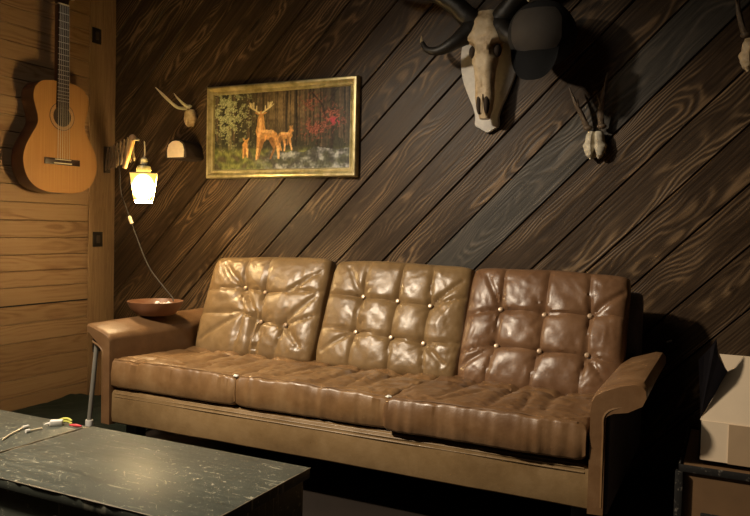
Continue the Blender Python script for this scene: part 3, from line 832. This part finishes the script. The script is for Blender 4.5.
obj('bill', bl, 'felt_dark', cp)
bm = bmesh.new(); bmesh.ops.create_uvsphere(bm, u_segments=12, v_segments=8, radius=.007)
for v in bm.verts: v.co += V((-.035, -.045, .116))
obj('highlight_dot', bm, 'ivory', cp)  # small pale ball standing in for the highlight on the horn tip

def roe(name, label, loc, sc_, ant, bone_m, ant_m, rz=0.0, tilt=0.0):
    t = thing(name, label, 'skull', loc, rz)
    bm = skull_mesh(.115 * sc_, [(.030 * sc_, .022 * sc_, 0), (.037 * sc_, .034 * sc_, 0), (.040 * sc_, .034 * sc_, 0), (.050 * sc_, .026 * sc_, 0), (.043 * sc_, .026 * sc_, 0), (.036 * sc_, .022 * sc_, 0), (.020 * sc_, .012 * sc_, .004)], seed=len(name), sockets=False)
    for v in bm.verts:
        q = v.co.x / (.040 * sc_); low = max(0, -v.co.z / (.115 * sc_) - .55)
        v.co.z += .05 * sc_ * low * math.exp(-(q / .22) ** 2) * 2; v.co.y += .014 * sc_ * math.exp(-(q / .13) ** 2) * (v.co.y < 0)
        v.co += V((0, -.040 * sc_, .02))
    obj('skull', bm, bone_m, t)
    for pts, rad, tines in ant:
        bm = bmesh.new(); tube(bm, pts, rad, 10, 6, .16)
        p0 = V(pts[0]); bmesh.ops.create_icosphere(bm, subdivisions=2, radius=rad[0] * 1.55, matrix=Matrix.Translation(p0 + V((0, 0, .006))) @ Matrix.Diagonal((1, 1, .6, 1)))
        for tp, tr in tines: tube(bm, tp, tr, 8, 4, .1)
        obj('antler', bm, ant_m, t)
    return t
roe('roe_deer_skull', 'small roe deer skull cap with two short antlers right of the horned skull', (2.742, 0, 1.405), 1.0,
    [([(-.030, -.045, .03), (-.052, -.06, .085), (-.080, -.075, .14), (-.108, -.07, .205)], [.013, .011, .008, .002], [([(-.068, -.068, .115), (-.066, -.092, .15)], [.006, .0015])]),
     ([(.026, -.045, .035), (.022, -.062, .10), (.034, -.075, .17), (.045, -.07, .255)], [.013, .012, .009, .002], [([(.024, -.068, .12), (.012, -.095, .16)], [.006, .0015]), ([(.036, -.075, .18), (.052, -.06, .215)], [.005, .0015])])],
    'bone_grey', 'antler')
roe('roe_deer_skull', 'pale roe skull with dark antlers cut off by the right edge', (3.318, 0, 1.735), 1.08,
    [([(-.030, -.045, .03), (-.050, -.06, .09), (-.062, -.07, .16), (-.052, -.06, .24)], [.013, .011, .008, .002], [([(-.060, -.068, .14), (-.075, -.09, .175)], [.006, .0015])]),
     ([(.026, -.045, .035), (.040, -.062, .10), (.060, -.075, .17), (.055, -.07, .255)], [.013, .012, .009, .002], [])],
    'bone', 'antler')
roe('roe_deer_skull', 'narrow deer skull with one pale forked antler left of the painting', (.590, 0, 1.605), .80,
    [([(-.012, -.055, .024), (-.022, -.115, .024), (-.052, -.165, .066), (-.070, -.172, .084), (-.112, -.180, .122)], [.009, .008, .008, .0075, .002], []),
     ([(.012, -.055, .030), (.012, -.10, .040), (.004, -.14, .066), (-.012, -.15, .090)], [.009, .008, .005, .002], [])],
    'bone', 'antler_pale')

# log slice peg under the small deer skull
pg = thing('log_peg', 'dark bark log end with a pale arched cut face under the small deer skull', 'peg', (.590, 0, 1.395))
arch = [(-.064, -.044), (.064, -.044), (.067, 0), (.055, .036), (.028, .054), (0, .058), (-.028, .054), (-.055, .036), (-.067, 0)]
bm = bmesh.new(); prism(bm, smooth_poly(arch, 3), lambda a, b, d: V((a + .0, d, b)), -.0025, -.145, .003); obj('log', bm, 'bark', pg)
bm = bmesh.new(); prism(bm, [(a * .86, b * .86) for a, b in arch], lambda a, b, d: V((a + .0, d, b)), -.140, -.1475, .001); obj('cut_face', bm, 'cut_wood', pg)

# ------------------------------------------------------------------ scissor arm, lamp, clip, cord, bowl
lz = 1.362
sa = thing('scissor_arm', 'dark folding lattice wall arm reaching from the corner post to the lamp', 'wall arm', (.01, -.07, lz))
bm = bmesh.new(); box(bm, (0, -.02, -.075), (.014, .02, .075), .002); obj('wall_plate', bm, 'iron', sa)
dirv = V((.72, -.505, 0)); Ln = dirv.length; dirv.normalize(); ncell = 8
for k in range(ncell):
    a = dirv * (.014 + (Ln - .09) * k / ncell); b = dirv * (.014 + (Ln - .09) * (k + 1) / ncell)
    nrm = dirv.cross(V((0, 0, 1))) * .006
    for s in (-1, 1):
        bm = bmesh.new(); bar(bm, a + V((0, 0, -.056 * s)) + nrm * s, b + V((0, 0, .056 * s)) + nrm * s, .007, .022, (0, 0, 1), .0015); obj('lattice_bar', bm, 'lattice', sa)
bm = bmesh.new(); e_ = dirv * (Ln - .078)
tube(bm, [e_ + V((0, 0, -.05)), e_ + V((0, 0, .055))], .006, 8, 1); tube(bm, [e_ + V((0, 0, .040)), e_ + V((.03, -.014, .046)), dirv * (Ln + .055) + V((0, 0, .020))], .004, 8, 4); obj('end_rod', bm, 'iron', sa)

lx, ly = .802, -.600
lp = thing('hanging_lantern', 'lit yellow glass lantern hanging from the folding wall arm', 'lamp', (lx, ly, 1.098), math.radians(41)); lp.scale = (.907,) * 3
def frust(bm, w0, w1, z0, z1, mi=0, r=.012):
    t = bmesh.new(); rows = []
    for z, w in ((z0, w0), ((z0 + z1) / 2, (w0 + w1) / 2), (z1, w1)):
        row = []
        for cx, cy, a0 in ((1, 1, 0), (-1, 1, 90), (-1, -1, 180), (1, -1, 270)):
            for q in range(4):
                a = math.radians(a0 + q * 30); row.append(t.verts.new((cx * (w - r) + r * math.cos(a), cy * (w - r) + r * math.sin(a), z)))
        rows.append(row)
    n = 16
    for a, b in zip(rows, rows[1:]):
        for k in range(n): t.faces.new((a[k], a[(k + 1) % n], b[(k + 1) % n], b[k]))
    t.faces.new(rows[0][::-1]); t.faces.new(rows[-1]); merge(bm, t, mi)
bm = bmesh.new(); frust(bm, .046, .066, .012, .148); obj('lamp_shade', bm, 'shade', lp)
bm = bmesh.new(); frust(bm, .040, .0415, .0, .0125); obj('bulb', bm, 'bulb', lp)
def rimframe(bm, w, z, r):
    pts = [(w, w), (-w, w), (-w, -w), (w, -w)]
    for i in range(4): tube(bm, [(*pts[i], z), (*pts[(i + 1) % 4], z)], r, 8, 1)
bm = bmesh.new(); rimframe(bm, .047, .013, .0028); obj('lower_rim', bm, 'bronze_rim', lp)
bm = bmesh.new(); rimframe(bm, .067, .149, .0028); obj('upper_rim', bm, 'bronze_rim', lp)
bm = bmesh.new(); lathe(bm, [(0, .149), (.036, .149), (.038, .170), (.033, .186), (.018, .196), (0, .197)], 28); obj('glass_neck', bm, 'glass_grey', lp)
bm = bmesh.new(); lathe(bm, [(0, .196), (.016, .196), (.017, .222), (.010, .230), (0, .231)], 20); obj('socket_cap', bm, 'socket_cap', lp)
bm = bmesh.new(); tube(bm, [(0, 0, .229), (.004, 0, .26), (.002, 0, .30), (.0, 0, .312)], .0032, 8, 4); obj('hanger', bm, 'socket_cap', lp)
# wooden clip pegged to the arm
cl = thing('wooden_clip', 'small pale wooden peg clipped to the tip of the folding arm beside the lantern', 'clip', (.748, -.625, 1.338)); cl.scale = (1.1, 1.0, .85)
for s in (-1, 1):
    bm = bmesh.new(); tube(bm, [(-.038 + s * .006, -.004 * s, -.095), (-.018 + s * .008, -.004 * s, -.02), (.004 + s * .006, -.004 * s, .055)], [.008, .010, .012], 8, 5); obj('jaw', bm, 'clip_wood', cl)
bm = bmesh.new(); bmesh.ops.create_uvsphere(bm, u_segments=14, v_segments=10, radius=.018)
for v in bm.verts: v.co = V((v.co.x * .9 + .006, v.co.y * .8, v.co.z * 1.1 + .068))
obj('head', bm, 'clip_wood', cl)
bm = bmesh.new(); tube(bm, [(.004, 0, .056), (.045, -.004, .056)], .005, 8, 1); obj('spring_pin', bm, 'socket_cap', cl)

cd = thing('lamp_cord', 'thin brown power cord running from the folding arm down into the bowl', 'cord', (.30, -.25, 1.33))
def L_(p): return V(p) - V((.30, -.25, 1.33))
bm = bmesh.new(); tube(bm, [L_(p) for p in ((.437, -.395, 1.375), (.436, -.39, 1.33), (.430, -.38, 1.25), (.436, -.38, 1.17), (.481, -.39, 1.088), (.526, -.40, 1.017), (.607, -.42, .893), (.702, -.45, .783), (.829, -.49, .699), (.905, -.515, .656), (.925, -.53, .640))], .0032, 8, 6); obj('cable', bm, 'cord', cd)
bm = bmesh.new(); bar(bm, L_((.516, -.398, 1.036)), L_((.536, -.402, .999)), .016, .014, (0, 1, 0), .003); obj('inline_switch', bm, 'cream_plastic', cd)

bw = thing('wooden_bowl', 'shallow brown wooden bowl resting on the left arm of the sofa', 'bowl', (.885, -.605, .5815), 0)
bm = bmesh.new(); lathe(bm, [(0, 0), (.078, 0), (.090, .006), (.112, .030), (.125, .060), (.126, .063), (.120, .063), (.104, .034), (.080, .013), (0, .011)], 48); obj('bowl', bm, 'bowl', bw)
for k, (dx, dy, r) in enumerate(((.045, -.01, .013), (.062, .018, .012), (.030, .025, .013), (.078, -.008, .011), (.056, .045, .012), (.012, .0, .012))):
    bm = bmesh.new(); bmesh.ops.create_icosphere(bm, subdivisions=2, radius=r)
    for v in bm.verts: v.co *= 1 + .25 * noise.noise(v.co * 90 + V((k, 0, 0)))
    o = obj('pebble', bm, 'white_plastic', None, True, (.885 + dx, -.605 + dy, .5815 + .043 + (.008 if k % 2 else 0)))
    tag(o, 'small white lump lying in the brown wooden bowl', 'pebble', 'white lumps in the bowl')

# ------------------------------------------------------------------ plates on the post
def plate(z, y, h, w, label):
    t = thing('switch_plate', label, 'switch plate', (.008, y, z))
    bm = bmesh.new(); box(bm, (.0, -w / 2, -h / 2), (.008, w / 2, h / 2), .002); obj('plate', bm, 'plate', t)
    bm = bmesh.new(); box(bm, (.007, -w * .18, -h * .25), (.013, w * .18, h * .25), .0015); obj('rocker', bm, 'iron', t)
plate(2.050, -.148, .085, .062, 'dark switch plate near the top of the corner post')
plate(.905, -.130, .085, .068, 'dark switch plate halfway up the corner post above the bowl')
plate(.300, -.125, .080, .068, 'dark outlet plate low on the corner post behind the sofa arm')
bm = bmesh.new(); tube(bm, [(3.049, -.001, .567), (3.052, -.02, .570), (3.066, -.035, .578)], .004, 8, 4); tag(obj('wall_peg', bm, 'white_plastic'), 'tiny white peg in the plank wall right of the sofa back', 'peg')

# ------------------------------------------------------------------ pole, chests and clutter
bm = bmesh.new()
pl = thing('metal_pole', 'thin grey metal pole leaning against the left sofa arm', 'pole', (.829, -.945, 0))
tube(bm, [(-.008, 0, .012), (.055, -.004, .495)], .010, 12, 1); obj('shaft', bm, 'steel', pl)
bm = bmesh.new(); lathe(bm, [(0, 0), (.020, 0), (.021, .012), (.012, .024), (0, .026)], 20, Matrix.Translation((-.008, 0, 0))); obj('foot', bm, 'steel', pl)
bm = bmesh.new(); lathe(bm, [(.0, .135), (.016, .135), (.017, .140), (.016, .160), (.0, .161)], 20, Matrix.Translation((.011, -.001, 0))); obj('collar', bm, 'white_plastic', pl)

def chest(name, label, x0, x1, y0, y1, ztop, keyhole):
    cx, cy = (x0 + x1) / 2, (y0 + y1) / 2
    t = thing(name, label, 'chest', (cx, cy, 0)); w, d = (x1 - x0) / 2, (y1 - y0) / 2
    bm = bmesh.new(); box(bm, (-w + .012, -d + .012, 0), (w - .012, d - .012, ztop - .030), .004); obj('body', bm, 'chest', t)
    bm = bmesh.new(); box(bm, (-w, -d, ztop - .028), (w, d, ztop), .003, 2); ld = obj('lid', bm, 'chest', t)
    bm = bmesh.new(); r = random.Random(int(x0 * 100)); pts = []; rad = []
    cn = [(w, d), (w, -d), (-w, -d), (-w, d)]
    for (a, b) in zip(cn, cn[1:]):
        q = 0.0
        while q < 1:
            pts.append(V((a[0] + (b[0] - a[0]) * q, a[1] + (b[1] - a[1]) * q, ztop - .0018)))
            rad.append(r.choice((.0008, .0012, .0018, .0024, .0030))); q += r.uniform(.012, .05)
    tube(bm, pts, rad, 6, 1)
    obj('worn_edge', bm, 'bare_edge', ld)
    if keyhole:
        bm = bmesh.new(); box(bm, (keyhole - .014, -d + .004, ztop - .085), (keyhole + .014, -d + .014, ztop - .062), .002); obj('lock_plate', bm, 'black', t)
    return t
chest('wooden_chest', 'chipped dark green wooden chest in front of the sofa used as a table', 1.542, 2.316, -2.02, -1.583, .38, -.03)
chest('wooden_chest', 'dark green chest at the left edge carrying the white adapter and cable ends', .86, 1.530, -2.02, -1.590, .38, None)

# crumpled green cloth on the floor along the pine wall
bm = bmesh.new(); nx, ny = 60, 60; g = []
for j in range(ny + 1):
    row = []
    for i in range(nx + 1):
        u, v = i / nx, j / ny; x = .03 + .74 * u; y = -1.5 + 1.36 * v
        e = min(u, 1 - u, v, 1 - v); rise = min(1, e * 9)
        h = .010 + rise * (.030 + .035 * (.5 + noise.noise(V((x * 5, y * 5, 2)))) + .018 * abs(noise.noise(V((x * 11, y * 9, 7)))))
        x += .03 * noise.noise(V((x * 4, y * 4, 4))) * (u > .02); row.append(bm.verts.new((max(.022, x), y + .02 * noise.noise(V((x * 5, y * 5, 9))), h)))
    g.append(row)
for j in range(ny):
    for i in range(nx): bm.faces.new((g[j][i], g[j][i + 1], g[j + 1][i + 1], g[j + 1][i]))
bmesh.ops.solidify(bm, geom=bm.faces[:], thickness=.006)
tag(obj('blanket', bm, 'green_cloth'), 'crumpled dark green cloth on the floor along the pine wall', 'cloth')

T0 = .3805
ad = thing('power_adapter', 'white block adapter lying on the left dark chest', 'adapter', (1.448, -1.635, T0), math.radians(40)); ad.scale = (.62,) * 3
bm = bmesh.new(); box(bm, (-.030, -.016, 0), (.030, .016, .028), .005, 3); obj('case', bm, 'white_plastic', ad)
bm = bmesh.new(); tube(bm, [(-.029, 0, .012), (-.045, 0, .010), (-.056, -.004, .006)], [.006, .005, .003], 8, 3); obj('strain_relief', bm, 'white_plastic', ad)
sp = thing('strap', 'yellow green rolled strap beside the white adapter', 'strap', (1.460, -1.612, T0), math.radians(30)); sp.scale = (.62, .62, .62)
for k, z in enumerate((.006, .019)):
    bm = bmesh.new(); prof = []
    tube(bm, [(-.034, -.004, z), (-.012, .006 + .004 * k, z + .006), (.012, .004, z + .007), (.034, -.010, z)], [.006, .0065, .0065, .005], 8, 5); obj('loop', bm, 'yellow', sp)
c1 = thing('cable_end', 'white cable end with a plug at the far left of the dark chest', 'cable', (1.42, -1.76, T0))
bm = bmesh.new(); tube(bm, [(.030, -.060, .003), (.006, -.018, .004), (-.010, .020, .004), (-.022, .046, .005)], .0026, 8, 5); obj('wire', bm, 'cream_plastic', c1)
bm = bmesh.new(); tube(bm, [(-.022, .046, .005), (-.022, .066, .005)], [.0055, .0045], 8, 1); obj('plug', bm, 'white_plastic', c1)
c2 = thing('cable_end', 'short white cable between the two plugs next to the adapter', 'cable', (1.447, -1.690, T0))
bm = bmesh.new(); tube(bm, [(-.006, -.034, .004), (-.004, -.016, .004), (.0, .004, .004)], .0026, 8, 4); obj('wire', bm, 'cream_plastic', c2)
bm = bmesh.new(); tube(bm, [(-.006, -.034, .005), (-.008, -.046, .005)], [.005, .0055], 8, 1); obj('plug', bm, 'white_plastic', c2)
bm = bmesh.new(); tube(bm, [(-.022, -.004, .004), (0, 0, .005), (.018, .004, .004)], [.003, .005, .003], 8, 4)
tag(obj('lighter', bm, 'red', None, True, (1.512, -1.618, T0)), 'small red plastic piece by the gap between the chests', 'trinket')

# ------------------------------------------------------------------ crate and open cardboard box at the right
cr = thing('crate', 'old brown crate with chipped black edging under the cardboard box', 'crate', (3.53, -.66, 0))
w, d, h = .37, .24, .335
bm = bmesh.new(); box(bm, (-w + .008, -d + .008, .0), (w - .008, d - .008, h - .008)); obj('body', bm, 'crate_wood', cr, False)
for z in (.012, h - .012):
    bm = bmesh.new()
    for (a, b) in (((-w, -d), (w, -d)), ((w, -d), (w, d)), ((w, d), (-w, d)), ((-w, d), (-w, -d))):
        lo = (min(a[0], b[0]) - .003, min(a[1], b[1]) - .003, z - .010); hi = (max(a[0], b[0]) + .003, max(a[1], b[1]) + .003, z + .012)
        box(bm, lo, hi, .003)
    obj('edge_trim', bm, 'crate_trim', cr)
for sx in (-1, 1):
    for sy in (-1, 1):
        bm = bmesh.new(); box(bm, (sx * w - .011, sy * d - .011, .02), (sx * w + .011, sy * d + .011, h - .02), .003); obj('corner_trim', bm, 'crate_trim', cr)
bm = bmesh.new(); box(bm, (-.31, -d - .004, .150), (-.17, -d + .010, .200), .003); obj('handle_plate', bm, 'crate_trim', cr)
bm = bmesh.new(); tube(bm, [(-.295, -d - .004, .182), (-.285, -d - .022, .188), (-.24, -d - .030, .190), (-.195, -d - .022, .188), (-.185, -d - .004, .182)], .005, 10, 6); obj('handle', bm, 'fret', cr)

cb = thing('cardboard_box', 'open cardboard box with raised flaps standing on the old crate', 'box', (3.47, -.69, .340))
bx0, bx1, by0, by1, bh = -.262, .25, -.165, .165, .120
t_ = .004
bm = bmesh.new()
box(bm, (bx0, by0, 0), (bx1, by1, t_)); box(bm, (bx0, by0, 0), (bx0 + t_, by1, bh)); box(bm, (bx1 - t_, by0, 0), (bx1, by1, bh)); box(bm, (bx0, by1 - t_, 0), (bx1, by1, bh)); box(bm, (bx0, by0, 0), (bx1, by0 + t_, bh))
obj('box_body', bm, 'card', cb, False)
bm = bmesh.new(); box(bm, (bx0 + .077, by0 - .0035, .003), (bx1 - .04, by0 + .001, bh - .002)); obj('front_panel', bm, 'card_dark', cb, False)
# lid standing up from the near wall, narrower towards its top
bm = bmesh.new(); prism(bm, [(bx0 + .002, bh), (bx1, bh), (bx1, bh + .195), (bx0 + .044, bh + .195), (bx0 + .066, bh + .146)], lambda a, b, q: V((a, by0 + .004 + q + (b - bh) * .16, b)), -.002, .002); obj('lid', bm, 'card', cb, False)
# blue wing joined along the lid's sloping left edge and turned outwards, its tip curled
bm = bmesh.new(); o_ = V((3.47, -.69, .34))
ws = [V(p) - o_ for p in ((3.2085, -.852, .464), (3.277, -.828, .605), (3.250, -.858, .652), (3.243, -.872, .707), (3.230, -.885, .684), (3.214, -.896, .664), (3.199, -.903, .646))]
f0 = [bm.verts.new(p) for p in ws]; c0 = ws[0]
for k in range(1, len(f0) - 1): bm.faces.new((f0[0], f0[k], f0[k + 1]))
bmesh.ops.solidify(bm, geom=bm.faces[:], thickness=.003)
obj('side_flap', bm, 'card_blue_shade', cb, False)

# ------------------------------------------------------------------ light
def light(name, typ, loc, target, energy, color, **kw):
    l = bpy.data.lights.new(name, typ); l.energy = energy; l.color = color
    for k, v in kw.items(): setattr(l, k, v)
    o = bpy.data.objects.new(name, l); COL.objects.link(o); o.location = loc
    o.rotation_euler = (V(target) - V(loc)).to_track_quat('-Z', 'Y').to_euler(); return o
light('room_spotlight', 'SPOT', (.95, -2.4, 2.25), (2.22, -.75, .14), 410, (1.0, .83, .62), spot_size=math.radians(88), spot_blend=1.0, shadow_soft_size=.07)
light('room_fill', 'AREA', (1.4, -2.3, 2.55), (1.4, -1.5, 0), 14, (1.0, .86, .66), size=.9)  # soft overhead fill added to lift the room, not an actual lamp
w = bpy.data.worlds.new('world'); sc.world = w; w.use_nodes = True
w.node_tree.nodes['Background'].inputs[0].default_value = (1.0, .95, .9, 1); w.node_tree.nodes['Background'].inputs[1].default_value = .02

vs = sc.view_settings
vs.view_transform = 'Standard'; vs.look = 'None'; vs.exposure = 0.0; vs.gamma = 1.0; vs.use_curve_mapping = False
